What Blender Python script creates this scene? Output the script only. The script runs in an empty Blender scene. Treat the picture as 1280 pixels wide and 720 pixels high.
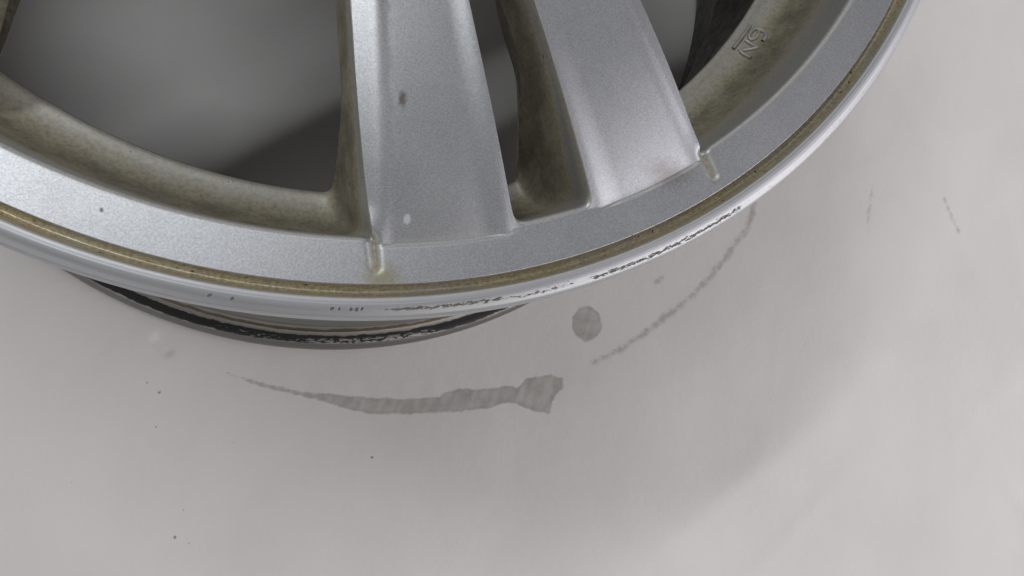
import bpy, math
import numpy as np
from mathutils import Vector, Matrix
from mathutils.geometry import delaunay_2d_cdt

sc = bpy.context.scene
COL = sc.collection
rng = np.random.default_rng(7)

# ---------------------------------------------------------------- camera
cam_d = bpy.data.cameras.new('camera'); cam = bpy.data.objects.new('camera', cam_d); COL.objects.link(cam)
cam.location = (0, -0.24759, 0.42584); cam.rotation_euler = (0.12571, -0.25163, 0.04299)
cam_d.sensor_width = 36; cam_d.lens = 18 / math.tan(math.radians(32.5)); cam_d.clip_start = 0.01; cam_d.clip_end = 60
sc.camera = cam
# ---------------------------------------------------------------- room light, with added fill lamps
W = bpy.data.worlds.new('World'); sc.world = W; W.use_nodes = True
bg = W.node_tree.nodes['Background']; bg.inputs[0].default_value = (1.0, 0.975, 0.945, 1); bg.inputs[1].default_value = 0.09

def area(name, loc, target, size, power, color=(1, 1, 1), along=(0.81, 0.58, 0)):
    d = bpy.data.lights.new(name, 'AREA'); d.shape = 'RECTANGLE'; d.size, d.size_y = size
    d.energy = power; d.color = color
    o = bpy.data.objects.new(name, d); COL.objects.link(o)
    z = (Vector(loc) - Vector(target)).normalized()
    x = Vector(along); x = (x - z * x.dot(z)).normalized(); y = z.cross(x)
    m = Matrix((x, y, z)).transposed().to_4x4(); m.translation = Vector(loc); o.matrix_world = m
    return o
area('ceiling_tube_lamp', (-1.02, 0.82, 2.1), (0, -0.1, 0.1), (1.2, 0.07), 12, (0.95, 0.98, 1.0))
area('upper_fill_lamp', (-0.60, 0.46, 2.3), (0, -0.1, 0.1), (1.2, 0.8), 5.5, (0.97, 0.98, 1.0))  # added fill, spreads a broad bright reflection over the face ring
area('side_fill_lamp', (1.35, -0.26, 0.95), (0.3, -0.2, 0.0), (1.3, 0.9), 6, (0.97, 0.93, 1.0))  # added soft fill from the right for paper gradient and spoke sheen
area('front_fill_lamp', (1.35, -1.1, 0.80), (0.2, -0.3, 0.0), (2.0, 1.0), 11, (1.0, 0.97, 0.94), (1, 0.6, 0))  # added fill that lifts the near paper and the lip
area('low_fill_lamp', (-1.2, -1.7, 0.75), (0.1, -0.2, 0.1), (1.8, 0.7), 3.5, (0.98, 0.97, 1.0), (1, -0.6, 0))
area('left_fill_lamp', (-1.9, 0.15, 0.62), (0.0, -0.1, 0.15), (1.4, 0.6), 3.5, (1.0, 0.98, 0.93), (0, 1, 0))  # added in place of an unseen pale wall, lights left-facing bevels
area('back_fill_lamp', (0.7, 1.9, 0.75), (0.1, -0.1, 0.1), (1.4, 0.5), 5, (1.0, 0.98, 0.97), (1, 0, 0))  # added low fill, throws the wheel's shadow over the front paper
# ---------------------------------------------------------------- exposure
vs = sc.view_settings; vs.view_transform = 'Standard'; vs.look = 'None'; vs.exposure = 0.12; vs.gamma = 1
vs.use_curve_mapping = False

# ================================================================ helpers
def build(name, verts, faces, mat, parent=None, attrs=None, normals=None, smooth=True):
    """one mesh object; faces an (n,3|4) array or list; attrs: {name: per-vertex float or vec3}"""
    verts = np.asarray(verts, float)
    me = bpy.data.meshes.new(name)
    if isinstance(faces, np.ndarray):
        n, k = faces.shape
        me.vertices.add(len(verts)); me.vertices.foreach_set('co', verts.ravel())
        me.loops.add(n * k); me.loops.foreach_set('vertex_index', faces.ravel().astype(np.int32))
        me.polygons.add(n); me.polygons.foreach_set('loop_start', np.arange(0, n * k, k, dtype=np.int32))
        me.update(calc_edges=True)
    else:
        me.from_pydata(verts.tolist(), [], [list(map(int, f)) for f in faces])
    me.polygons.foreach_set('use_smooth', np.full(len(me.polygons), smooth))
    for k, a in (attrs or {}).items():
        a = np.asarray(a, np.float32)
        if a.ndim == 1:
            at = me.attributes.new(k, 'FLOAT', 'POINT'); at.data.foreach_set('value', a)
        else:
            at = me.attributes.new(k, 'FLOAT_VECTOR', 'POINT'); at.data.foreach_set('vector', a.ravel())
    if normals is not None:
        me.normals_split_custom_set_from_vertices(np.asarray(normals).tolist())
    me.materials.append(mat)
    o = bpy.data.objects.new(name, me); COL.objects.link(o); o.parent = parent
    return o

def sub(verts, faces, sel, attrs, normals):
    """compact sub-mesh of the selected faces (mixed tri/quad lists)"""
    fs = [faces[i] for i in np.nonzero(sel)[0]]
    ids = np.unique(np.concatenate([np.asarray(f) for f in fs])); mp = np.full(len(verts), -1); mp[ids] = np.arange(len(ids))
    return verts[ids], [mp[np.asarray(f)] for f in fs], {k: v[ids] for k, v in attrs.items()}, normals[ids]

def sstep(a, b, x):
    t = np.clip((x - a) / (b - a), 0, 1); return t * t * (3 - 2 * t)

def vnoise(x, y, cell, seed):
    """smooth 2-D value noise, -1..1"""
    r = np.random.default_rng(seed); T = r.uniform(-1, 1, (64, 64))
    X, Y = x / cell + 100, y / cell + 100
    i, j = np.floor(X).astype(int), np.floor(Y).astype(int); u, v = X - i, Y - j
    u = u * u * u * (u * (6 * u - 15) + 10); v = v * v * v * (v * (6 * v - 15) + 10)
    g = lambda a, b: T[a % 64, b % 64]
    return (g(i, j) * (1 - u) + g(i + 1, j) * u) * (1 - v) + (g(i, j + 1) * (1 - u) + g(i + 1, j + 1) * u) * v

# ---------------------------------------------------------------- material kit
class NT:
    def __init__(s, name):
        s.m = bpy.data.materials.new(name); s.m.use_nodes = True; s.t = s.m.node_tree
        s.b = s.t.nodes['Principled BSDF']
    def n(s, kind, **kw):
        nd = s.t.nodes.new(kind)
        for k, v in kw.items(): setattr(nd, k, v)
        return nd
    def put(s, sock, v):
        if isinstance(v, bpy.types.NodeSocket): s.t.links.new(v, sock)
        elif isinstance(v, (tuple, list)) and len(v) == 3 and sock.type == 'RGBA': sock.default_value = (*v, 1)
        else: sock.default_value = v
    def math(s, op, a, b=0.0, c=0.0, clamp=False):
        nd = s.n('ShaderNodeMath', operation=op, use_clamp=clamp)
        for i, v in enumerate((a, b, c)): s.put(nd.inputs[i], v)
        return nd.outputs[0]
    def ramp(s, v, lo, hi, a=0.0, b=1.0, smooth=True):
        nd = s.n('ShaderNodeMapRange', interpolation_type='SMOOTHSTEP' if smooth else 'LINEAR')
        for i, x in enumerate((v, lo, hi, a, b)): s.put(nd.inputs[i], x)
        return nd.outputs[0]
    def noise(s, vec, scale, detail=3, rough=0.55, dim='3D'):
        nd = s.n('ShaderNodeTexNoise'); s.put(nd.inputs['Vector'], vec)
        nd.inputs['Scale'].default_value = scale; nd.inputs['Detail'].default_value = detail; nd.inputs['Roughness'].default_value = rough
        return nd.outputs['Fac']
    def vmul(s, vec, k):
        nd = s.n('ShaderNodeVectorMath', operation='MULTIPLY'); s.put(nd.inputs[0], vec); nd.inputs[1].default_value = k
        return nd.outputs[0]
    def mix(s, f, a, b):
        nd = s.n('ShaderNodeMix', data_type='RGBA'); s.put(nd.inputs['Factor'], f); s.put(nd.inputs['A'], a) if False else None
        s.put(nd.inputs[6], a); s.put(nd.inputs[7], b); return nd.outputs[2]
    def fmix(s, f, a, b):
        nd = s.n('ShaderNodeMix', data_type='FLOAT'); s.put(nd.inputs[0], f); s.put(nd.inputs[2], a); s.put(nd.inputs[3], b); return nd.outputs[0]
    def attr(s, name, vec=False):
        nd = s.n('ShaderNodeAttribute', attribute_name=name); return nd.outputs['Vector' if vec else 'Fac']
    def pos(s): return s.n('ShaderNodeTexCoord').outputs['Object']
    def wpos(s): return s.n('ShaderNodeNewGeometry').outputs['Position']
    def spot(s, p, pt, rad, k=(1, 1, 1)):
        d = s.n('ShaderNodeVectorMath', operation='SUBTRACT'); s.put(d.inputs[0], p); d.inputs[1].default_value = pt
        e = s.n('ShaderNodeVectorMath', operation='LENGTH'); s.put(e.inputs[0], s.vmul(d.outputs[0], k)); return s.math('DIVIDE', e.outputs['Value'], rad)
    def bump(s, h, dist, strength=1.0, normal=None):
        nd = s.n('ShaderNodeBump'); s.put(nd.inputs['Height'], h); nd.inputs['Distance'].default_value = dist; nd.inputs['Strength'].default_value = strength
        if normal is not None: s.put(nd.inputs['Normal'], normal)
        return nd.outputs[0]

DUST = (0.150, 0.132, 0.088); SILVER = (0.52, 0.535, 0.56); GRIME = (0.05, 0.042, 0.028)

def silver_paint():
    k = NT('silver_paint'); p = k.wpos()
    flake = k.noise(p, 1900, 3, 0.75); mott = k.noise(p, 55, 4, 0.6)
    dust = k.attr('dust'); patch = k.noise(p, 150, 5, 0.65); fine = k.noise(p, 700, 3, 0.6)
    d = k.math('MULTIPLY', dust, k.ramp(patch, 0.25, 0.6, 0.82, 1.0), clamp=True)
    film = k.math('MULTIPLY', k.ramp(mott, 0.45, 0.8), 0.05)
    d = k.math('MAXIMUM', d, film)
    base = k.mix(k.ramp(flake, 0.3, 0.7), (0.44, 0.455, 0.475), (0.62, 0.635, 0.66))
    grm_shade = k.math('MULTIPLY', k.attr('grime_shade'), k.ramp(k.noise(p, 90, 5, 0.65), 0.3, 0.65, 0.25, 1.0), clamp=True)  # brake dirt and painted shade share this mask
    dcol = k.mix(k.ramp(fine, 0.35, 0.7), (0.42, 0.385, 0.29), (0.30, 0.27, 0.19))
    dcol = k.mix(grm_shade, dcol, (0.085, 0.07, 0.045))
    c = k.mix(d, base, dcol)
    # grime specks caught in the recesses
    sp = k.math('MULTIPLY', k.ramp(k.noise(p, 420, 2, 0.5), 0.70, 0.76), k.math('MULTIPLY', dust, 0.85))
    c = k.mix(sp, c, GRIME)
    # single marks: brown bug splat, two chips (one with its glint painted white), dry scuff at a spoke foot, yellowed streak at a notch
    wob = k.math('MULTIPLY', k.math('SUBTRACT', k.noise(p, 900, 3, 0.6), 0.5), 1.7)
    def mark(c, pt, rad, col, soft, kk=(1, 1, 1), amt=0.9, wk=1.0):
        m = k.ramp(k.math('ADD', k.spot(p, pt, rad, kk), k.math('MULTIPLY', wob, wk)), 1.0 - soft, 1.0 + soft, amt, 0.0); return k.mix(m, c, col), m
    c, m1 = mark(c, (0.0212, -0.1644, 0.2050), 0.0014, (0.15, 0.12, 0.09), 0.7, (1.4, 0.7, 0.4), 0.8)
    c, m3 = mark(c, (0.0252, -0.1977, 0.1980), 0.0012, (0.93, 0.94, 0.96), 0.35, (1.15, 0.85, 0.3), 1.0, 0.25)
    c, m4 = mark(c, (0.1068, -0.1745, 0.1980), 0.0042, (0.21, 0.18, 0.15), 0.9, (0.7, 1.2, 0.3), 0.5)
    c, m5 = mark(c, (0.0193, -0.2150, 0.1968), 0.0035, (0.36, 0.31, 0.12), 1.0, (0.8, 1.1, 0.3), 0.6)
    c, m6 = mark(c, (-0.0553, -0.2027, 0.1970), 0.0006, (0.15, 0.14, 0.13), 0.3)
    c, m7 = mark(c, (0.0075, -0.1790, 0.2080), 0.0006, (0.25, 0.23, 0.2), 0.3, (0.5, 2, 0.3), 0.6)
    k.put(k.b.inputs['Base Color'], c)
    k.put(k.b.inputs['Metallic'], k.fmix(d, 0.86, k.fmix(grm_shade, 0.42, 0.1)))
    rr = k.math('ADD', k.ramp(mott, 0.3, 0.7, 0.405, 0.425), k.math('MULTIPLY', d, 0.28))
    k.put(k.b.inputs['Roughness'], rr)
    k.b.inputs['Coat Weight'].default_value = 0.12; k.b.inputs['Coat Roughness'].default_value = 0.25
    h = k.math('ADD', k.math('MULTIPLY', k.noise(p, 900, 2, 0.5), 0.3), k.math('MULTIPLY', flake, 0.22))
    h = k.math('ADD', h, k.math('MULTIPLY', k.math('MULTIPLY', fine, d), 1.2))
    k.put(k.b.inputs['Normal'], k.bump(h, 0.00013, 0.55))
    return k.m

def lip_metal():
    """machined lip: bright, concentric turning lines, kerb rash where the 'rash' attribute says so"""
    k = NT('machined_lip'); a = k.attr('turn', True); rash = k.attr('rash'); p = k.wpos()
    lines = k.noise(k.vmul(a, (3, 5200, 0)), 1.0, 3, 0.6)
    broad = k.noise(k.vmul(a, (14, 500, 0)), 1.0, 3, 0.6)
    ch = k.noise(k.vmul(a, (520, 1500, 0)), 1.0, 4, 0.72)
    rm = k.ramp(k.math('ADD', k.math('MULTIPLY', rash, 0.31), ch), 0.715, 0.80)
    rm = k.math('MULTIPLY', rm, k.ramp(rash, 0.05, 0.3))
    tick = k.attr('tick'); rm = k.math('MAXIMUM', rm, k.ramp(k.math('ADD', k.math('MULTIPLY', tick, 1.15), k.math('MULTIPLY', k.math('SUBTRACT', ch, 0.5), 0.8)), 0.5, 0.7))
    base = k.mix(k.ramp(lines, 0.3, 0.7), (0.47, 0.48, 0.50), (0.60, 0.61, 0.63))
    base = k.mix(k.ramp(broad, 0.55, 0.8, 0, 0.35), base, (0.30, 0.29, 0.26))
    c = k.mix(k.math('MULTIPLY', rm, 0.92), base, k.mix(k.noise(p, 1500, 2), (0.045, 0.04, 0.033), (0.20, 0.175, 0.14)))
    k.put(k.b.inputs['Base Color'], c); k.put(k.b.inputs['Metallic'], k.fmix(rm, 0.82, 0.2))
    k.put(k.b.inputs['Roughness'], k.math('ADD', k.ramp(broad, 0.3, 0.7, 0.44, 0.54), k.math('MULTIPLY', rm, 0.35)))
    h = k.math('SUBTRACT', k.math('MULTIPLY', lines, 0.18), k.math('MULTIPLY', rm, 0.6))
    k.put(k.b.inputs['Normal'], k.bump(h, 0.0002, 0.6))
    return k.m

def groove_metal():
    """dust-caked valley between face and lip"""
    k = NT('dusty_groove'); a = k.attr('turn', True); p = k.wpos(); dust = k.attr('dust')
    st = k.noise(k.vmul(a, (60, 1300, 0)), 1.0, 4, 0.65); gr = k.noise(p, 900, 3, 0.65); big = k.noise(k.vmul(a, (22, 90, 0)), 1.0, 2)
    d = k.math('MULTIPLY', dust, k.math('ADD', k.ramp(st, 0.3, 0.65, 0.55, 0.95), k.ramp(big, 0.35, 0.7, -0.15, 0.1)), clamp=True)
    dc = k.mix(k.ramp(gr, 0.35, 0.68), (0.60, 0.53, 0.345), (0.33, 0.28, 0.17))
    c = k.mix(d, SILVER, dc)
    blk = k.math('MULTIPLY', k.ramp(k.noise(p, 520, 2, 0.5), 0.695, 0.73), dust); c = k.mix(blk, c, (0.02, 0.018, 0.014))
    k.put(k.b.inputs['Base Color'], c); k.put(k.b.inputs['Metallic'], k.fmix(d, 0.85, 0.55)); k.put(k.b.inputs['Roughness'], k.math('ADD', 0.33, k.math('MULTIPLY', d, 0.12)))
    k.put(k.b.inputs['Normal'], k.bump(gr, 0.0002, 0.5))
    return k.m

def barrel_metal():
    k = NT('grimy_barrel'); a = k.attr('turn', True); p = k.wpos()
    st = k.noise(k.vmul(a, (6, 420, 0)), 1.0, 5, 0.62); gr = k.noise(p, 160, 5, 0.65)
    c = k.mix(k.ramp(st, 0.32, 0.68), (0.15, 0.147, 0.14), (0.08, 0.073, 0.06))
    c = k.mix(k.ramp(gr, 0.45, 0.75, 0, 0.7), c, (0.06, 0.05, 0.035))
    k.put(k.b.inputs['Base Color'], c); k.b.inputs['Metallic'].default_value = 0.55; k.put(k.b.inputs['Roughness'], k.ramp(gr, 0.3, 0.7, 0.38, 0.6))
    k.put(k.b.inputs['Normal'], k.bump(st, 0.0002, 0.35))
    return k.m

def flange_metal():
    """rear flange: bead seat, rusty line, black rubber residue with scuffs, bare worn edge. 'band' runs 0..4 across them"""
    k = NT('rear_flange_metal'); a = k.attr('turn', True); band = k.attr('band'); wear = k.attr('rash'); p = k.wpos()
    w1 = k.noise(k.vmul(a, (130, 160, 0)), 1.0, 4, 0.7); w2 = k.noise(k.vmul(a, (330, 900, 0)), 1.0, 4, 0.7); st = k.noise(k.vmul(a, (10, 1100, 0)), 1.0, 3)
    b = k.math('ADD', band, k.math('MULTIPLY', k.math('SUBTRACT', w1, 0.5), 0.62))
    metal = k.mix(k.ramp(st, 0.3, 0.7), (0.44, 0.44, 0.43), (0.30, 0.29, 0.27))
    c = k.mix(k.math('MULTIPLY', k.ramp(b, 0.7, 1.0), k.ramp(b, 1.25, 1.5, 1, 0)), metal, (0.14, 0.105, 0.066))
    blk = k.math('MULTIPLY', k.ramp(b, 1.95, 2.05), k.ramp(b, 2.95, 3.08, 1, 0))
    sc_ = k.ramp(k.math('ADD', k.math('MULTIPLY', wear, 0.24), k.math('MULTIPLY', k.math('SUBTRACT', w2, 0.5), 1.6)), 0.215, 0.27)
    sc_ = k.math('MULTIPLY', sc_, k.ramp(wear, 0.02, 0.2))
    sc_ = k.math('MULTIPLY', sc_, k.ramp(band, 2.3, 2.55))
    blk = k.math('MULTIPLY', blk, k.math('SUBTRACT', 1.0, sc_))
    c = k.mix(blk, c, (0.011, 0.0105, 0.010))
    edge = k.ramp(band, 2.95, 3.1); c = k.mix(k.math('MULTIPLY', edge, 0.75), c, (0.17, 0.165, 0.155))
    k.put(k.b.inputs['Base Color'], c); k.put(k.b.inputs['Metallic'], k.fmix(blk, 0.75, 0.0)); k.put(k.b.inputs['Roughness'], k.fmix(blk, 0.40, 0.55))
    k.put(k.b.inputs['Normal'], k.bump(w2, 0.0003, 0.5))
    return k.m

def paper_mat():
    k = NT('stained_white_paper'); p = k.pos()
    fib = k.noise(p, 1500, 3, 0.6); cl = k.noise(p, 9, 4, 0.5); mid = k.noise(p, 120, 4, 0.6)
    c = k.mix(k.ramp(cl, 0.35, 0.68), (0.745, 0.728, 0.715), (0.70, 0.685, 0.672))
    c = k.mix(k.ramp(fib, 0.3, 0.7, 0, 0.06), c, (0.55, 0.54, 0.53))
    # damp stains: signed distance carried by the sheet, ragged edge from noise
    dw = k.attr('damp'); e = k.math('MULTIPLY', k.math('SUBTRACT', k.noise(p, 210, 4, 0.6), 0.5), 0.0034)
    s = k.math('ADD', dw, e)
    inside = k.ramp(s, -0.0014, 0.0007, 1, 0)
    rimm = k.math('MULTIPLY', k.ramp(s, -0.0018, -0.0003), k.ramp(s, -0.0003, 0.0004, 1, 0))
    wv = k.n('ShaderNodeTexWave', wave_type='BANDS', bands_direction='DIAGONAL'); k.put(wv.inputs['Vector'], k.vmul(p, (1.0, -0.45, 0))); wv.inputs['Scale'].default_value = 95; wv.inputs['Distortion'].default_value = 5; wv.inputs['Detail'].default_value = 3; wv.inputs['Detail Scale'].default_value = 1.5
    amt = k.math('ADD', k.ramp(wv.outputs['Fac'], 0.1, 0.95, 0.50, 0.60), k.ramp(mid, 0.35, 0.7, -0.10, 0.13))
    amt = k.math('ADD', k.math('MULTIPLY', inside, amt), k.math('MULTIPLY', rimm, 0.20), clamp=True)
    c = k.mix(amt, c, (0.275, 0.25, 0.225))
    # dry rubbed smear
    ds = k.attr('smear'); sm = k.math('MULTIPLY', k.ramp(k.math('ADD', ds, k.math('MULTIPLY', k.math('SUBTRACT', mid, 0.5), 0.0075)), 0.0, 0.0036, 1, 0), k.ramp(k.noise(p, 330, 4, 0.7), 0.28, 0.62, 0.25, 1.0))
    c = k.mix(k.math('MULTIPLY', sm, 0.58), c, (0.27, 0.235, 0.19))
    # specks
    dp = k.attr('speck'); c = k.mix(k.ramp(k.math('ADD', dp, k.math('MULTIPLY', k.math('SUBTRACT', k.noise(p, 1100, 2), 0.5), 0.0012)), 0.0006, 0.0011, 0.72, 0), c, (0.17, 0.16, 0.135))
    tiny = k.n('ShaderNodeTexVoronoi'); k.put(tiny.inputs['Vector'], p); tiny.inputs['Scale'].default_value = 42
    keep = k.math('GREATER_THAN', k.n('ShaderNodeSeparateColor').outputs[0], 2)
    sepc = k.n('ShaderNodeSeparateColor'); k.put(sepc.inputs[0], tiny.outputs['Color'])
    tm = k.math('MULTIPLY', k.ramp(tiny.outputs['Distance'], 0.012, 0.022, 0.7, 0), k.math('GREATER_THAN', sepc.outputs[0], 0.80))
    c = k.mix(tm, c, (0.2, 0.19, 0.17))
    k.put(k.b.inputs['Base Color'], c); k.put(k.b.inputs['Roughness'], k.fmix(inside, 0.62, 0.5)); k.b.inputs['Specular IOR Level'].default_value = 0.35
    h = k.math('ADD', k.math('MULTIPLY', fib, 0.35), k.math('MULTIPLY', k.noise(p, 300, 3, 0.6), 0.8))
    h2 = k.math('ADD', k.noise(p, 26, 3, 0.5), k.math('MULTIPLY', k.noise(p, 75, 3, 0.55), 0.35))
    k.put(k.b.inputs['Normal'], k.bump(h2, 0.0011, 0.6, k.bump(h, 0.00022, 0.6)))
    return k.m

M_SILVER = silver_paint(); M_LIP = lip_metal(); M_GROOVE = groove_metal(); M_BARREL = barrel_metal(); M_FLANGE = flange_metal(); M_PAPER = paper_mat()

# ================================================================ paper sheet
STREAK = [(-0.0379, -0.2408), (-0.0221, -0.2447), (-0.0061, -0.2479), (0.0077, -0.2492), (0.0287, -0.25), (0.0503, -0.2503), (0.0673, -0.2489), (0.0795, -0.2435), (0.0921, -0.2437), (0.1048, -0.2412), (0.1126, -0.2416), (0.1176, -0.2364), (0.1307, -0.2335), (0.1383, -0.2354), (0.1385, -0.2405), (0.1326, -0.2483), (0.131, -0.2551), (0.121, -0.2537), (0.1078, -0.2493), (0.0952, -0.2539), (0.0801, -0.256), (0.0556, -0.2578), (0.034, -0.2586), (0.0221, -0.2566), (0.0056, -0.2521), (-0.0128, -0.2487), (-0.0265, -0.2454)]
SMEAR = [(0.2563, -0.1247), (0.2526, -0.139), (0.244, -0.1505), (0.2335, -0.165), (0.2217, -0.1779), (0.208, -0.1902), (0.1961, -0.2003), (0.1738, -0.2167), (0.1558, -0.2258)]
SPECKS = [(-0.1147, -0.2074), (-0.1015, -0.2119), (-0.1351, -0.243), (-0.0682, -0.2517), (-0.068, -0.2686), (-0.0317, -0.2749), (0.0366, -0.2808), (-0.1029, -0.2954), (-0.0644, -0.3176), (-0.0549, -0.3206), (-0.0545, -0.3212), (-0.0541, -0.3199), (-0.0481, -0.3232), (0.2243, -0.2837), (-0.0885, -0.3088)]

def seg_dist(X, Y, a, b):
    ax, ay = a; dx, dy = b[0] - ax, b[1] - ay
    t = np.clip(((X - ax) * dx + (Y - ay) * dy) / (dx * dx + dy * dy + 1e-12), 0, 1)
    return np.hypot(X - ax - t * dx, Y - ay - t * dy), t
def in_poly(X, Y, poly):
    ins = np.zeros(X.shape, bool); n = len(poly)
    for i in range(n):
        (x0, y0), (x1, y1) = poly[i], poly[(i + 1) % n]
        if y0 == y1: continue
        c = (y0 > Y) != (y1 > Y); ins ^= c & (X < (x1 - x0) * (Y - y0) / (y1 - y0) + x0)
    return ins

def paper():
    seg = lambda *q: np.concatenate([np.arange(a, b - s * 0.3, s) for a, b, s in q])
    gx = seg((-0.75, -0.16, 0.02), (-0.16, -0.08, 0.0022), (-0.08, 0.42, 0.0011), (0.42, 0.54, 0.003), (0.54, 1.06, 0.02))
    gy = seg((-0.85, -0.39, 0.02), (-0.39, -0.33, 0.0025), (-0.33, -0.10, 0.0011), (-0.10, 0.06, 0.003), (0.06, 0.82, 0.02))
    X, Y = np.meshgrid(gx, gy); nx, ny = len(gx), len(gy)
    z = 0.0013 * vnoise(X, Y, 0.21, 1) + 0.0010 * vnoise(X, Y, 0.085, 2) + 0.0003 * vnoise(X, Y, 0.03, 3)
    rr = np.hypot(X, Y); z *= sstep(0.225, 0.30, rr) + 0.15
    # soft creases far from the wheel, and the little pinch in the sheet beside the rim
    for (a, b, w, h) in (((0.36, -0.30), (0.56, -0.10), 0.012, 0.0007), ((0.30, -0.05), (0.52, -0.24), 0.010, 0.0005), ((-0.16, -0.30), (0.02, -0.36), 0.016, 0.0007), ((0.0, -0.285), (0.16, -0.33), 0.014, 0.0005), ((-0.10, -0.235), (-0.02, -0.30), 0.02, 0.0010), ((0.24, -0.36), (0.33, -0.27), 0.007, 0.0006), ((0.43, -0.28), (0.47, -0.33), 0.006, 0.0009), ((0.44, -0.10), (0.47, -0.22), 0.009, 0.0007), ((0.33, 0.0), (0.40, -0.09), 0.008, 0.0006), ((0.16, -0.30), (0.24, -0.35), 0.010, 0.0006)):
        d, t = seg_dist(X, Y, a, b); z += h * np.exp(-(d / w) ** 2) * np.sin(np.pi * np.clip(t, 0.02, 0.98)) ** 0.7
    d, t = seg_dist(X, Y, (-0.0715, -0.2265), (-0.0665, -0.2315)); z -= 0.0012 * np.exp(-(d / 0.0026) ** 2)
    d, t = seg_dist(X, Y, (-0.076, -0.231), (-0.071, -0.236)); z += 0.0003 * np.exp(-(d / 0.010) ** 2)
    # the damp streak cockled the paper
    d, t = seg_dist(X, Y, (0.0, -0.249), (0.13, -0.244)); z += 0.00010 * np.exp(-(d / 0.009) ** 2) * np.sin(X * 420 + Y * 160)
    ins = in_poly(X, Y, STREAK); ds = np.full(X.shape, 9.0)
    for i in range(len(STREAK)): ds = np.minimum(ds, seg_dist(X, Y, STREAK[i], STREAK[(i + 1) % len(STREAK)])[0])
    damp = np.where(ins, -ds, ds)
    damp = np.minimum(damp, (np.hypot((X - 0.1514) / 0.0089, (Y + 0.2043) / 0.0099) - 1) * 0.009)
    sm = np.full(X.shape, 9.0)
    for i in range(len(SMEAR) - 1):
        f = 0.0011 * i / 8; sm = np.minimum(sm, seg_dist(X, Y, SMEAR[i], SMEAR[i + 1])[0] + f)
    for a, b, o in (((0.1932, -0.1767), (0.1977, -0.1736), 0.0014), ((0.3943, -0.1081), (0.4041, -0.1284), 0.0012), ((0.341, -0.1031), (0.3369, -0.1284), 0.0013)):
        sm = np.minimum(sm, seg_dist(X, Y, a, b)[0] + o)
    sp = np.full(X.shape, 9.0)
    for i, (x, y) in enumerate(SPECKS): sp = np.minimum(sp, np.hypot(X - x, Y - y) + 0.0003 * (i % 3) + (0.0004 if i in (8, 12, 14) else 0))
    v = np.stack([X.ravel(), Y.ravel(), z.ravel()], 1)
    i = (np.arange(ny - 1)[:, None] * nx + np.arange(nx - 1)[None]).ravel()
    f = np.stack([i, i + 1, i + nx + 1, i + nx], 1)
    o = build('paper_sheet', v, f, M_PAPER, attrs={'damp': damp.ravel(), 'smear': sm.ravel(), 'speck': sp.ravel()})
    o['kind'] = 'structure'; o['label'] = 'white paper sheet with damp grey stains under the wheel'
paper()

# ================================================================ wheel
wheel = bpy.data.objects.new('alloy_wheel', None); COL.objects.link(wheel)
wheel['label'] = 'silver alloy wheel with paired spokes lying face up on white paper'; wheel['category'] = 'wheel'
PAIR = math.radians(-70); STEP = 2 * math.pi / 5

# ---- shape of the front face, in the frame of one spoke pair: u across, v outward along the pair's axis
R_FACE, Z_FACE, R_FOOT = 0.2177, 0.1970, 0.2067
_PW = np.polyfit([0.05, 0.09, 0.1318, 0.155, 0.168, 0.1868, 0.198, 0.207], [0.0262, 0.0335, 0.0424, 0.0478, 0.0503, 0.0532, 0.0546, 0.0555], 3)
_PF = np.polyfit([0.05, 0.09, 0.138, 0.16, 0.179, 0.196, 0.205], [0.021, 0.027, 0.0358, 0.0410, 0.0463, 0.0508, 0.0540], 3)
def u_wide(v):  return np.polyval(_PW, np.clip(v, 0.03, 0.22))
def u_slot(v):  return 0.0131 - 0.052 * (0.2 - v)
def u_facet(v): return np.polyval(_PF, np.clip(v, 0.03, 0.22))
NOTCH = [((math.cos(a) * r0, math.sin(a) * r0), (math.cos(b) * 0.2128, math.sin(b) * 0.2128)) for a, b, r0 in ((math.radians(15.55), math.radians(15.35), 0.2045), (math.radians(-15.55), math.radians(-15.35), 0.2045))]
LUG = (0.0572, 0.0)

def top(u, v):
    """height of the face, and how much dust lies there"""
    r = np.hypot(u, v); au = np.abs(u); au2 = au * R_FOOT / np.maximum(r, 0.05)
    t = np.maximum(0.2054 + (R_FOOT - 0.2054) * sstep(0.0125, 0.0165, au2) * sstep(0.0568, 0.0530, au2) - r, 0)
    foot_m = sstep(0.012, 0.024, au2) * sstep(0.0565, 0.049, au2)                       # the step at a spoke's foot fades out towards its flanks
    zs = Z_FACE - 0.0010 * foot_m + 0.0172 * (1 - np.exp(-t / 0.060))
    fo = au - u_facet(v); k = 0.0007; f = k * np.logaddexp(0, fo / k)                   # chamfer along the wide window
    zs = zs - 0.30 * np.minimum(f, 0.02) * sstep(0.0, 0.012, t) * sstep(0.055, 0.085, r)
    mid = 0.5 * (u_slot(v) + u_facet(v)); zs = zs - 0.6 * np.clip(au - mid, -0.03, 0.03) ** 2 * sstep(0.0, 0.02, t) * sstep(0.07, 0.1, r)
    zs = zs - 0.010 * sstep(0.085, 0.045, r) - 0.012 * sstep(0.036, 0.0345, r)          # dish of the hub and its cap seat
    w = sstep(R_FOOT - 0.0006, R_FOOT + 0.0008, r)
    z = zs * (1 - w) + Z_FACE * w
    n = np.zeros_like(z)
    for a, b in NOTCH:
        d, tt = seg_dist(v, u, a, b); g = np.exp(-(d / 0.00125) ** 2); z = z - 0.0017 * g * (1 - 0.35 * tt); n = np.maximum(n, g ** 0.8)
    foot = np.exp(-((r - R_FOOT + 0.0009) / 0.0011) ** 2) * 0.22
    return z, np.maximum(n * 0.95, foot * foot_m)
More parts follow.
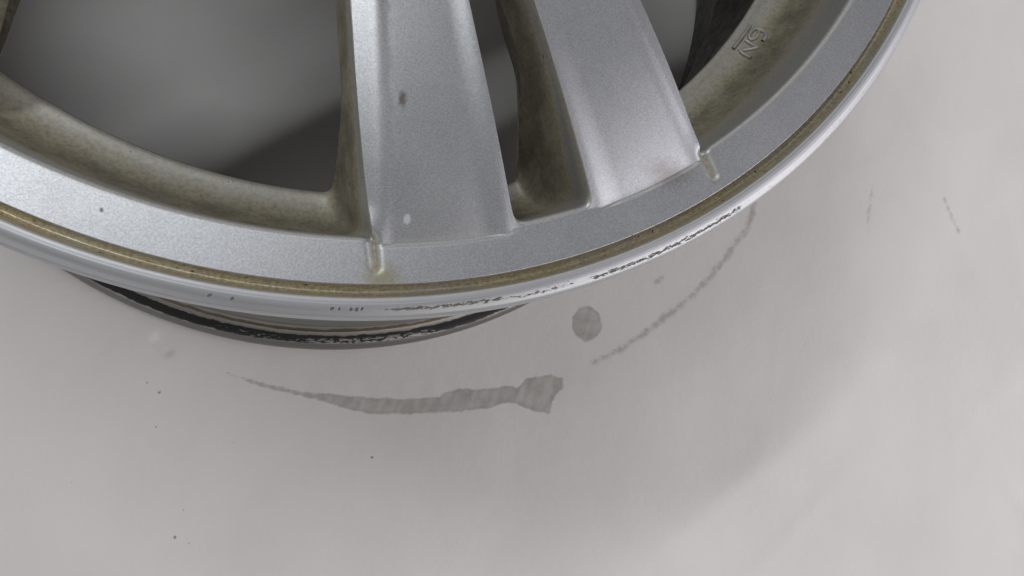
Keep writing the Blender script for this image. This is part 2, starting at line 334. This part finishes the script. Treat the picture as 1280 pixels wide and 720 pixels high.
def top_normal(u, v):
    e = 0.00012
    gu = (top(u + e, v)[0] - top(u - e, v)[0]) / (2 * e); gv = (top(u, v + e)[0] - top(u, v - e)[0]) / (2 * e)
    n = np.stack([-gu, -gv, np.ones_like(gu)], 1); return n / np.linalg.norm(n, axis=1)[:, None]
def z_bottom(r): return 0.1865 - 0.0265 * sstep(0.148, 0.1855, r) - 0.008 * sstep(0.12, 0.08, r)

def smooth_closed(P, sig):
    n = len(P); k = np.fft.fftfreq(n) * 2 * np.pi; g = np.exp(-0.5 * (k * sig) ** 2)
    return np.stack([np.fft.ifft(np.fft.fft(P[:, i]) * g).real for i in (0, 1)], 1)
def rot2(P, a):
    c, s = math.cos(a), math.sin(a)          # P columns (u, v); positive a turns counter-clockwise seen from above
    x, y = P[:, 1], -P[:, 0]                 # v along +x, u along -y ... kept consistent by the inverse below
    X, Y = c * x - s * y, s * x + c * y
    return np.stack([-Y, X], 1)

def outline(corner_out, corner_in, r_out, r_in, half_out, half_in, side, NO, NS, NI, sig):
    """closed loop: outer arc (from +u to -u), -u side inward, inner arc, +u side outward. side(s) -> (u,v) of the +u side, s from out to in"""
    s = (np.arange(NS) + 0.5) / NS
    a = np.linspace(half_out, -half_out, NO); O = np.stack([r_out * np.sin(a), r_out * np.cos(a)], 1)
    S = side(s); Sm = S * np.array([-1, 1])
    b = np.linspace(-half_in, half_in, NI); I = np.stack([r_in * np.sin(b), r_in * np.cos(b)], 1)
    P = np.concatenate([O, Sm, I, S[::-1]]); return smooth_closed(P, sig)

H = math.radians(36)
def wide_side(du, r_o, r_i):
    def f(s):
        v = r_o + (r_i - r_o) * s                          # v in the neighbouring pair's frame
        vv = np.interp(s, [0, 1], [math.sqrt(max(r_o ** 2 - 0.055 ** 2, 0)), math.sqrt(max(r_i ** 2 - 0.033 ** 2, 0))])
        P = np.stack([u_wide(vv) + du(vv), vv], 1)         # right-hand pair edge at +u; the window lies beyond it
        # turn into the window's frame: the window axis is +36 deg from the pair; its own +u side is the mirror image
        ang = np.arctan2(P[:, 0], P[:, 1]); rr = np.hypot(P[:, 0], P[:, 1]); w = H - ang
        return np.stack([rr * np.sin(w), rr * np.cos(w)], 1)
    return f
NOW, NSW, NIW, NOS, NSS, NIS = 150, 110, 24, 34, 110, 14
def half_at(r, du): 
    v = math.sqrt(r * r - 0.054 ** 2); return H - math.atan2(float(u_wide(v)) + du, v)
T_w = outline(0, 0, 0.2058, 0.082, half_at(0.2058, 0.0005), 0.20, wide_side(lambda v: 0 * v, 0.2058, 0.085), NOW, NSW, NIW, 0.9)
duB = lambda v: 0.0030 + 0.0045 * sstep(0.150, 0.180, v)
B_w = outline(0, 0, 0.1833, 0.087, half_at(0.1833, 0.0085), 0.18, wide_side(duB, 0.1825, 0.090), NOW, NSW, NIW, 3.0)
def slot_side(du, v0, v1):
    def f(s):
        v = v0 + (v1 - v0) * s; return np.stack([u_slot(v) - du(v), v], 1)
    return f
T_s = outline(0, 0, 0.2056, 0.088, math.asin(0.0128 / 0.2056), 0.07, slot_side(lambda v: 0 * v, 0.2045, 0.090), NOS, NSS, NIS, 2.4)
B_s = outline(0, 0, 0.1850, 0.092, 0.024, 0.045, slot_side(lambda v: 0.0014 + 0.0042 * sstep(0.14, 0.186, v), 0.182, 0.095), NOS, NSS, NIS, 4.0)

# ---- walls of a window: bevel, steep upper wall, dusty ramp, then the parting line and the back of the casting
def wall(T, B, NO, NS, NI, ramp, turn):
    """T,B given in the window frame; 'turn' brings them into the pair frame for the height of the face"""
    n = len(T); mir = np.where(T[:, 0] > 0, -1.0, 1.0) if turn else np.ones(len(T))
    Tm = T * np.stack([mir, np.ones(n)], 1); Tp = rot2(Tm, turn) if turn else T      # both flanks mirror the same spoke edge
    zt, dt = top(Tp[:, 0], Tp[:, 1]); zb = z_bottom(np.hypot(*B.T))
    d = B - T; L = np.linalg.norm(d, axis=1); dn = d / L[:, None]
    idx = np.arange(n); isout = np.zeros(n); isout[:NO] = 1
    isout = np.clip(smooth_closed(np.stack([isout, isout], 1), 3.0)[:, 0], 0, 1)
    bev = np.minimum(0.0019 + 0.0005 * isout, 0.6 * L)
    rows = []
    for q in np.linspace(0, 1, 6): a = q * math.pi / 2 * 0.93; rows.append((bev * math.sin(a), bev * (1 - math.cos(a)), 0.0 + 0.25 * q))
    lat0, dr0 = rows[-1][0], rows[-1][1]
    WS = np.linspace(0, 1, 17)[1:]
    prof_out = np.interp(WS, [0, .10, .20, .32, .46, .64, .82, .93, 1.0], [0, .36, .60, .76, .87, .94, .975, .985, 1.0])   # drop as a function of reach: steep, then a ramp
    prof_out = np.interp(np.linspace(0, 1, 16), np.linspace(0, 1, 16), prof_out)
    for w, po in zip(WS, prof_out):
        drop = isout * po + (1 - isout) * w ** 0.85
        rows.append((lat0 + (L - lat0) * w, dr0 + (zt - zb - dr0) * drop, min(1.0, 0.30 + 0.9 * w)))
    V, D = [], []
    for lat, dr, du in rows:
        V.append(np.column_stack([T + dn * np.asarray(lat).reshape(-1, 1), zt - dr])); D.append(np.full(n, du))
    D = np.array(D)
    # clean upper wall on the ring side (paint still shows), caked ramp below
    h = np.array([(zt - V[i][:, 2]) / np.maximum(zt - zb, 1e-6) for i in range(len(V))])
    ring_d = 0.30 + 0.62 * sstep(0.30, 0.70, h) - 0.30 * sstep(0.93, 0.985, h); side_d = 0.16 + 0.80 * sstep(0.09, 0.38, h)
    D = isout[None] * ring_d + (1 - isout[None]) * side_d; D[0] = np.maximum(dt, 0.15); D[1] = np.maximum(D[1] * 0.6, 0.15)
    D[2:6] = np.maximum(D[2:6], (1 - isout[None]) * 0.72)                              # pale dust sits on the spokes' rounded edges
    D = D + isout[None] * 0.75 * sstep(0.35, 0.62, h) * sstep(0.95, 0.84, h) + (1 - isout[None]) * 0.80 * sstep(0.16, 0.6, h)  # dirt in the valley and down spoke walls, darkened further as painted shade
    # rolled lower edge and undercut back
    back = -1 * dn
    for lat, dz in ((-0.0004, 0.0008), (0.0006, 0.0018), (0.0042, 0.0055), (0.0072, 0.0125)):
        V.append(np.column_stack([B + back * lat, zb - dz])); D = np.vstack([D, np.full(n, 1.7)])  # back coloured dark to deepen the shade inside the wheel
    V = np.array(V); m = len(V)
    # normals from the grid
    dI = np.gradient(V, axis=0); dJ = (np.roll(V, -1, 1) - np.roll(V, 1, 1)) / 2
    N = np.cross(dI, dJ); N /= np.linalg.norm(N, axis=2)[:, :, None] + 1e-12
    fl = np.sign((N[8, :, :2] * dn).sum(1).mean()); N *= fl
    tn = top_normal(Tp[:, 0], Tp[:, 1])
    if turn:
        c2 = rot2(tn[:, :2], -turn); c2[:, 0] *= mir; tn = np.column_stack([c2, tn[:, 2]])
    N[0] = tn
    j = np.arange(n); F, side = [], []
    for i in range(m - 1):
        a = np.stack([i * n + j, i * n + (j + 1) % n, (i + 1) * n + (j + 1) % n, (i + 1) * n + j], 1)
        if fl > 0: a = a[:, ::-1]
        F.append(a); side.append(np.where(j < NO - 1, 0, np.where(j < NO + NS, 1, np.where(j < NO + NS + NI, 2, 3))))
    return V.reshape(-1, 3), np.concatenate(F), D.ravel(), N.reshape(-1, 3), np.concatenate(side), V[-1]

def xy(P, ang):
    """pair frame (u across, v along) -> wheel axes, pair axis at angle ang; u grows counter-clockwise"""
    c, s = math.cos(ang), math.sin(ang); Q = np.array(P, float)
    Q[:, 0], Q[:, 1] = P[:, 1] * c - P[:, 0] * s, P[:, 1] * s + P[:, 0] * c
    return Q

Vw, Fw, Dw, Nw, Sw, backw = wall(T_w, B_w, NOW, NSW, NIW, True, -H)   # window frame is +36 deg round from the pair
Vs, Fs, Ds, Ns, Ss, backs = wall(T_s, B_s, NOS, NSS, NIS, True, 0)

# ---- the face between the openings: one 72 degree sector, triangulated
def frame_turn(P, a):
    """window frame (axis at +a from the pair, counter-clockwise) into the pair frame"""
    return np.stack([P[:, 0] * math.cos(a) + P[:, 1] * math.sin(a), P[:, 1] * math.cos(a) - P[:, 0] * math.sin(a)], 1)
TwR = frame_turn(T_w, H); TwL = frame_turn(T_w, -H)
angR = np.arctan2(TwR[:, 0], TwR[:, 1]); angL = np.arctan2(TwL[:, 0], TwL[:, 1])

def half_loop(P, ang, keep):
    ids = np.nonzero(keep)[0]; brk = np.nonzero(np.diff(ids) > 1)[0]
    if len(brk): ids = np.concatenate([ids[brk[0] + 1:], ids[:brk[0] + 1]])
    return ids
idR = half_loop(TwR, angR, angR <= H + 1e-9); idL = half_loop(TwL, angL, angL >= -H - 1e-9)
R_BORE = 0.029
def sector(zfun, nfun, TR, TL, TS, rmax, fine):
    """flat triangulation of the sector, openings cut out"""
    pts = []; loops = []
    def add(P, closed=True):
        a = len(pts); pts.extend([tuple(p) for p in P]); loops.append(list(range(a, len(pts))))
    def pol(r, a): return np.stack([r * np.sin(a), r * np.cos(a)], 1)
    aa = np.linspace(-H, H, 169)
    hr = TR[idR]; hl = TL[idL]
    if np.hypot(*hr[0]) < np.hypot(*hr[-1]): hr = hr[::-1]          # from the outer arc inwards
    if np.hypot(*hl[0]) > np.hypot(*hl[-1]): hl = hl[::-1]          # from the inner arc outwards
    r1, r2 = np.hypot(*hr[0]), np.hypot(*hr[-1])
    rad = lambda ra, rb, n, s: pol(np.linspace(ra, rb, n)[1:-1], np.full(n - 2, s * H))
    capo = pol(np.array([r1]), np.array([H])); capi = pol(np.array([r2]), np.array([H]))
    outer = np.concatenate([pol(np.full(169, rmax), aa), rad(rmax, r1, 9, 1), capo, hr, capi, rad(r2, R_BORE, 18, 1),
                            pol(np.full(41, R_BORE), np.linspace(H, -H, 41)), rad(R_BORE, r2, 18, -1), capi * [-1, 1], hl, capo * [-1, 1], rad(r1, rmax, 9, -1)])
    keepm = np.concatenate([[True], np.hypot(*np.diff(outer, axis=0).T) > 1e-6]); outer = outer[keepm]
    add(outer); add(TS)
    t = np.linspace(0, 2 * math.pi, 40, endpoint=False); lug = np.stack([LUG[1] + 0.0085 * np.cos(t), LUG[0] + 0.0085 * np.sin(t)], 1); add(lug)
    nb = len(pts); B = np.array(pts)
    # interior points on polar rows
    if fine: rows = np.concatenate([np.arange(0.033, 0.085, 0.003), np.arange(0.085, 0.2020, 0.0016), np.arange(0.2026, 0.2146, 0.00055), np.arange(0.2148, rmax - 0.0002, 0.0005)])
    else: rows = np.arange(0.034, rmax - 0.002, 0.006)
    C = []
    for q, r in enumerate(rows):
        st = (0.0009 if r > 0.2022 else 0.0016 if r > 0.085 else 0.003) if fine else 0.006
        n = max(4, int(2 * H * r / st)); a = (np.arange(n) + 0.5 + 0.25 * (q % 2)) / (n + 0.25) * 2 * H - H; C.append(pol(np.full(n, r), a))
    C = np.concatenate(C)
    ok = in_poly(C[:, 0], C[:, 1], outer.tolist()) & ~in_poly(C[:, 0], C[:, 1], TS.tolist()) & ~in_poly(C[:, 0], C[:, 1], lug.tolist())
    C = C[ok]; md = np.array([np.min((B[:, 0] - c[0]) ** 2 + (B[:, 1] - c[1]) ** 2) for c in C]); C = C[md > (0.0005 if fine else 0.002) ** 2]
    P = np.concatenate([B, C])
    edges = [(l[i], l[(i + 1) % len(l)]) for l in loops for i in range(len(l))]
    vo, _, fo, *_ = delaunay_2d_cdt([Vector(p) for p in P], edges, [], 0, 1e-7)
    vo = np.array([tuple(v) for v in vo]); fo = np.array([list(f) for f in fo if len(f) == 3])
    ce = vo[fo].mean(1)
    ok = in_poly(ce[:, 0], ce[:, 1], outer.tolist()) & ~in_poly(ce[:, 0], ce[:, 1], TS.tolist()) & ~in_poly(ce[:, 0], ce[:, 1], lug.tolist())
    fo = fo[ok]; ce = ce[ok]
    a, b, c = vo[fo[:, 0]], vo[fo[:, 1]], vo[fo[:, 2]]
    # after xy() the frame keeps (u,v) -> mirrored, so wind clockwise in (u,v)
    ar = (b[:, 0] - a[:, 0]) * (c[:, 1] - a[:, 1]) - (b[:, 1] - a[:, 1]) * (c[:, 0] - a[:, 0])
    fo[ar > 0] = fo[ar > 0][:, ::-1]
    return vo, fo, ce, lug

vo, fo, ce, lug = sector(None, None, TwR, TwL, T_s, R_FACE, True)
zt, dt = top(vo[:, 0], vo[:, 1]); nt = top_normal(vo[:, 0], vo[:, 1])
VT = np.column_stack([vo, zt])
rc = np.hypot(*ce.T)
R_HUB = 0.088
g_ring = rc > R_FOOT - 0.0012; g_hub = (rc < R_HUB) & ~g_ring; g_a = ~g_ring & ~g_hub & (ce[:, 0] < 0); g_b = ~g_ring & ~g_hub & (ce[:, 0] >= 0)

def to_axes(V, N, ang):
    return xy(V, ang), np.column_stack([xy(N[:, :2], ang), N[:, 2]])

class Bag:
    """collects pieces of one part"""
    def __init__(s): s.v, s.f, s.d, s.n, s.c = [], [], [], [], 0
    def add(s, V, F, D, N):
        s.v.append(V); s.d.append(D); s.n.append(N); s.f.extend([np.asarray(f) + s.c for f in F]); s.c += len(V)
    def make(s, name, mat, parent, extra=None):
        V, N = np.concatenate(s.v), np.concatenate(s.n)
        if extra == 'swap': V, N = V[:, [1, 0, 2]], N[:, [1, 0, 2]]       # x along the spoke, y counter-clockwise across it
        A, B, C = (np.array([f[i] for f in s.f]) for i in (0, 1, 2))
        fl = (np.cross(V[B] - V[A], V[C] - V[A]) * (N[A] + N[B] + N[C])).sum(1) < 0   # wind every face along its normals
        F = [f[::-1] if q else f for f, q in zip(s.f, fl)]
        D = np.concatenate(s.d); g = np.clip(D - 1, 0, 1)                                 # dust over 1 means caked brake dirt with painted shade
        return build(name, V, F, mat, parent, {'dust': np.minimum(D, 1), 'grime_shade': g}, N)

def pick(V, F, D, N, sel):
    v, f, a, n = sub(V, list(F), sel, {'d': D}, N); return v, f, a['d'], n

VwR = np.column_stack([frame_turn(Vw[:, :2], H), Vw[:, 2]]); NwR = np.column_stack([frame_turn(Nw[:, :2], H), Nw[:, 2]])
VwL = np.column_stack([frame_turn(Vw[:, :2], -H), Vw[:, 2]]); NwL = np.column_stack([frame_turn(Nw[:, :2], -H), Nw[:, 2]])
# back of the casting
TBR, TBL = frame_turn(backw[:, :2], H), frame_turn(backw[:, :2], -H)
vb, fb, cb, _ = sector(None, None, TBR, TBL, backs[:, :2], 0.1935, False)
zb = z_bottom(np.hypot(*vb.T)) - 0.0125; VB = np.column_stack([vb, zb]); NB = np.tile([0, 0, -1.0], (len(vb), 1)); fb = fb[:, ::-1]
rb = np.hypot(*cb.T); db = np.full(len(vb), 1.8)  # same dark colour on the back, painted for the inner shade

def spoke_bag(sgn):
    b = Bag(); sel = g_a if sgn < 0 else g_b
    b.add(*pick(VT, fo, dt, nt, sel))
    # wide-window wall: the pair's +u spoke borders the window on its counter-clockwise side, that window's own -u flank
    V, N = (VwR, NwR) if sgn > 0 else (VwL, NwL)
    b.add(*pick(V, Fw, Dw, N, Sw == (1 if sgn > 0 else 3)))
    b.add(*pick(Vs, Fs, Ds, Ns, Ss == (3 if sgn > 0 else 1)))
    selb = (rb > R_HUB) & ((cb[:, 0] > 0) == (sgn > 0)) & (rb < 0.183); b.add(*pick(VB, fb, db, NB, selb))
    return b
for sgn in (-1, 1):
    first = None
    for q in range(5):
        if first is None:
            first = spoke_bag(sgn).make('spoke', M_SILVER, wheel, 'swap'); o = first
        else:
            o = first.copy(); COL.objects.link(o); o.parent = wheel
        o.rotation_euler = (0, 0, PAIR + q * STEP)
ring, well, hub = Bag(), Bag(), Bag()
tl = np.arange(40)
for q in range(5):
    a = PAIR + q * STEP
    def put(bag, V, F, D, N): 
        V2, N2 = to_axes(V, N, a); bag.add(V2, F, D, N2)
    put(ring, *pick(VT, fo, dt, nt, g_ring)); put(hub, *pick(VT, fo, dt, nt, g_hub))
    put(well, *pick(VwR, Fw, Dw, NwR, Sw == 0)); put(well, *pick(Vs, Fs, Ds, Ns, Ss == 0))
    put(hub, *pick(VwR, Fw, Dw, NwR, Sw == 2)); put(hub, *pick(Vs, Fs, Ds, Ns, Ss == 2))
    put(well, *pick(VB, fb, db, NB, rb >= 0.183)); put(hub, *pick(VB, fb, db, NB, rb <= R_HUB))
    # lug bore
    zl = top(lug[:, 0], lug[:, 1])[0]; c0 = np.array([[LUG[1], LUG[0]]]); k7 = c0 + (lug - c0) * 0.72
    L = np.concatenate([np.column_stack([lug, zl]), np.column_stack([k7, zl - 0.012]), np.column_stack([k7, np.full(40, 0.1655)])])
    nn = np.column_stack([(c0 - lug) / 0.0085, np.zeros(40)]); NL = np.concatenate([nn] * 3)
    FL = [(i * 40 + j, (i + 1) * 40 + j, (i + 1) * 40 + (j + 1) % 40, i * 40 + (j + 1) % 40) for i in range(2) for j in range(40)]
    put(hub, L, FL, np.full(120, 0.8), NL)
    t = np.linspace(-H, H, 41); bo = np.stack([R_BORE * np.sin(t), R_BORE * np.cos(t)], 1); zb0 = top(bo[:, 0], bo[:, 1])[0]
    L = np.concatenate([np.column_stack([bo, zb0]), np.column_stack([bo, np.full(41, 0.16)])]); NL = np.concatenate([np.column_stack([-bo / R_BORE, np.zeros(41)])] * 2)
    put(hub, L, [(j, j + 1, 41 + j + 1, 41 + j) for j in range(40)], np.full(82, 0.7), NL)
ring.make('face_ring', M_SILVER, wheel)
well_o = well.make('rim_well', M_SILVER, wheel); well_o['label'] = 'dust-caked inner wall below the face ring'
hub.make('hub', M_SILVER, wheel)

# ---- lathe-turned rim: one profile, cut into its parts
def spline(P, n):
    """dense smooth polyline through control points (centripetal-ish Catmull-Rom)"""
    P = np.array(P, float); Q = np.vstack([2 * P[0] - P[1], P, 2 * P[-1] - P[-2]]); out = []
    for i in range(1, len(Q) - 2):
        p0, p1, p2, p3 = Q[i - 1], Q[i], Q[i + 1], Q[i + 2]
        l1 = np.linalg.norm(p2 - p1); m1 = (p2 - p0) / (np.linalg.norm(p1 - p0) + l1) * l1; m2 = (p3 - p1) / (l1 + np.linalg.norm(p3 - p2)) * l1
        for t in np.linspace(0, 1, n, endpoint=False):
            out.append((2 * t ** 3 - 3 * t ** 2 + 1) * p1 + (t ** 3 - 2 * t ** 2 + t) * m1 + (-2 * t ** 3 + 3 * t ** 2) * p2 + (t ** 3 - t ** 2) * m2)
    out.append(P[-1]); return np.array(out)
def lathe(name, P, mat, attr_fn, seg=1080, n=5, flip=False):
    S = spline(P, n); m = len(S); th = np.linspace(-math.pi * 1.5, math.pi / 2, seg + 1)
    T = np.gradient(S, axis=0); T /= np.linalg.norm(T, axis=1)[:, None]; Np = np.stack([-T[:, 1], T[:, 0]], 1) * (-1 if flip else 1)
    s = np.concatenate([[0], np.cumsum(np.hypot(*np.diff(S, axis=0).T))])
    c, sn = np.cos(th)[:, None], np.sin(th)[:, None]
    V = np.stack([S[:, 0] * c, S[:, 0] * sn, S[:, 1] + 0 * c], 2).reshape(-1, 3); N = np.stack([Np[:, 0] * c, Np[:, 0] * sn, Np[:, 1] + 0 * c], 2).reshape(-1, 3)
    i = (np.arange(seg)[:, None] * m + np.arange(m - 1)[None]).ravel(); F = np.stack([i, i + m, i + m + 1, i + 1], 1)
    if not flip: F = F[:, ::-1]
    TH, SS = np.meshgrid(np.degrees(th), s, indexing='ij'); RR = np.broadcast_to(S[:, 0], TH.shape)
    at = {'turn': np.stack([TH.ravel() * math.pi / 180 * 0.22, SS.ravel(), RR.ravel()], 1)}
    for k, v in attr_fn(TH, SS / s[-1], RR).items(): at[k] = v.ravel()
    return build(name, V, F, mat, wheel, at, N)

GR = [(0.2177, 0.1970), (0.2179, 0.19685), (0.2181, 0.1960), (0.2184, 0.1950), (0.2190, 0.1943), (0.2197, 0.19405), (0.2204, 0.1945), (0.22095, 0.1955), (0.22135, 0.1968), (0.2217, 0.1982)]
lathe('lip_groove', GR, M_GROOVE, lambda t, s, r: {'dust': 0.5 + 0.5 * sstep(0.04, 0.2, s) * sstep(1.0, 0.86, s)})
LIP = [(0.2217, 0.1982), (0.22195, 0.1988), (0.2224, 0.1991), (0.2230, 0.19915), (0.22345, 0.19912), (0.2239, 0.1991), (0.2248, 0.1989), (0.2262, 0.1982), (0.2273, 0.1973), (0.22785, 0.1953), (0.2279, 0.1932), (0.2271, 0.1916), (0.2255, 0.1909), (0.2235, 0.1903)]
def lip_attr(t, s, r):
    rash = np.zeros_like(t); rg = np.random.default_rng(3)
    prof = np.exp(-((s - 0.43) / 0.07) ** 2)
    for a, b, k, c in ((-85.2, -75.6, 1.0, 0.25), (-75.6, -70.0, 0.8, 0.28), (-69.0, -54.0, 1.0, 0.30), (-54, -30, 0.35, 0.3), (20, 60, 0.9, 0.45), (120, 175, 0.8, 0.45)):
        rash = np.maximum(rash, k * sstep(a - 0.8, a + 0.8, t) * sstep(b + 0.8, b - 0.8, t) * np.exp(-((s - c) / 0.055) ** 2))
    tick = np.zeros_like(t)
    for a, w in ((-96.7, 0.16), (-95.25, 0.16), (-88.5, 0.17), (-88.0, 0.12), (-87.2, 0.15), (-86.8, 0.2), (-86.45, 0.14)):
        tick = np.maximum(tick, np.exp(-((t - a + (s - 0.24) * 1.5) / w) ** 2) * np.exp(-((s - 0.245) / 0.05) ** 2))
    return {'rash': rash, 'tick': tick}
lathe('rim_lip', LIP, M_LIP, lip_attr, seg=1800)
BAR = [(0.2235, 0.1903), (0.2200, 0.1888), (0.2176, 0.1862), (0.2164, 0.181), (0.2152, 0.168), (0.2148, 0.1645), (0.2100, 0.160), (0.1990, 0.146), (0.1965, 0.138), (0.1963, 0.110), (0.1968, 0.085), (0.2010, 0.070), (0.2090, 0.052), (0.2108, 0.046), (0.2106, 0.040), (0.2116, 0.034)]
lathe('barrel', BAR, M_BARREL, lambda t, s, r: {}, seg=360)
FLG = [(0.2116, 0.034), (0.2138, 0.0255), (0.2154, 0.0195), (0.2163, 0.0165), (0.2174, 0.0145), (0.2190, 0.0132), (0.2212, 0.0126), (0.2234, 0.0122), (0.2252, 0.0112), (0.2265, 0.0094), (0.2272, 0.0068), (0.2271, 0.0040), (0.2262, 0.0014), (0.2246, -0.0002), (0.2225, -0.0003)]
def flange_attr(t, s, r):
    rise = np.maximum.accumulate(r, axis=1)
    band = np.interp(rise, [0.2110, 0.2165, 0.2185, 0.2196, 0.2205, 0.2242, 0.2250, 0.2273], [0.0, 0.55, 1.2, 1.75, 2.0, 2.95, 3.1, 4.0])
    wear = 0.45 * sstep(-103, -97, t) * sstep(-90, -93, t) + sstep(-92, -89, t) * sstep(-72, -76, t)
    return {'band': band, 'rash': np.clip(wear, 0, 1)}
lathe('rear_flange', FLG, M_FLANGE, flange_attr, seg=1080)
INN = [(0.2225, -0.0003), (0.2205, 0.0012), (0.2170, 0.0060), (0.2110, 0.0120), (0.2070, 0.0200), (0.2055, 0.034), (0.2040, 0.046), (0.1975, 0.064), (0.1925, 0.080), (0.1915, 0.105), (0.1917, 0.132), (0.1925, 0.149)]
lathe('inner_barrel', INN, M_BARREL, lambda t, s, r: {}, seg=360)

# ---- raised casting mark on the well: a bar over N9
def well_point(theta, w):
    """point and normal on the window wall's ramp: theta in wheel degrees, w = reach 0 (edge) .. 1 (hole)"""
    n = len(T_w); rows = Vw.reshape(-1, n, 3)[5:22]; nr = Nw.reshape(-1, n, 3)[5:22]
    rel = -math.radians(theta - math.degrees(PAIR + H)); rel = -rel
    ang = np.arctan2(T_w[:NOW, 0], T_w[:NOW, 1]); f = np.interp(rel, ang[::-1], np.arange(NOW)[::-1]); j = int(f); fr = f - j; j = min(j, NOW - 2)
    x = np.clip(w, 0, 1) * 16; i = min(int(x), 15); fi = x - i
    g = lambda A: (A[i, j] * (1 - fr) + A[i, j + 1] * fr) * (1 - fi) + (A[i + 1, j] * (1 - fr) + A[i + 1, j + 1] * fr) * fi
    P, N = to_axes(g(rows)[None], g(nr)[None], PAIR + H); return P[0], N[0] / np.linalg.norm(N[0])
def stroke(pts, bag, wd=0.00072, ht=0.0011):
    pts = np.array(pts); dense = []
    for a, b in zip(pts[:-1], pts[1:]):
        for t in np.linspace(0, 1, 5, endpoint=False): dense.append(a + (b - a) * t)
    dense.append(pts[-1]); C, NN = zip(*[well_point(*p) for p in dense]); C, NN = np.array(C), np.array(NN)
    Tg = np.gradient(C, axis=0); Tg /= np.linalg.norm(Tg, axis=1)[:, None]; Bn = np.cross(NN, Tg); Bn /= np.linalg.norm(Bn, axis=1)[:, None]
    K = 7; ph = np.linspace(0, math.pi, K); m = len(C)
    V = np.concatenate([C + Bn * wd * math.cos(p) * 1.15 + NN * (ht * math.sin(p) - 0.00012) for p in ph]); N = np.concatenate([Bn * math.cos(p) + NN * math.sin(p) for p in ph])
    F = [(i * m + j, i * m + j + 1, (i + 1) * m + j + 1, (i + 1) * m + j) for i in range(K - 1) for j in range(m - 1)]
    bag.add(V, F, np.full(len(V), 0.55), N)
mk = Bag()
TH0, TH1 = -36.9, -32.1        # degrees round the wheel, text runs counter-clockwise; w falls towards the outside of the wheel
def gl(x, y): return (TH0 + (TH1 - TH0) * x, 0.83 - 0.36 * y)      # x 0..1 along, y 0 (top, hub side) .. 1 (foot)
stroke([gl(0.0, 0.0), gl(0.95, 0.0)], mk)
stroke([gl(0.02, 1.0), gl(0.06, 0.30), gl(0.40, 0.95), gl(0.46, 0.25)], mk)
lp = [(0.76 + 0.20 * math.cos(a), 0.42 + 0.19 * math.sin(a)) for a in np.linspace(0.2, 2 * math.pi, 14)]
stroke([gl(*p) for p in lp] + [gl(0.97, 0.60), gl(0.93, 0.80), gl(0.80, 0.98), gl(0.64, 0.96)], mk)
cm = mk.make('casting_mark', M_SILVER, wheel); cm['label'] = 'raised N9 casting mark under a bar'
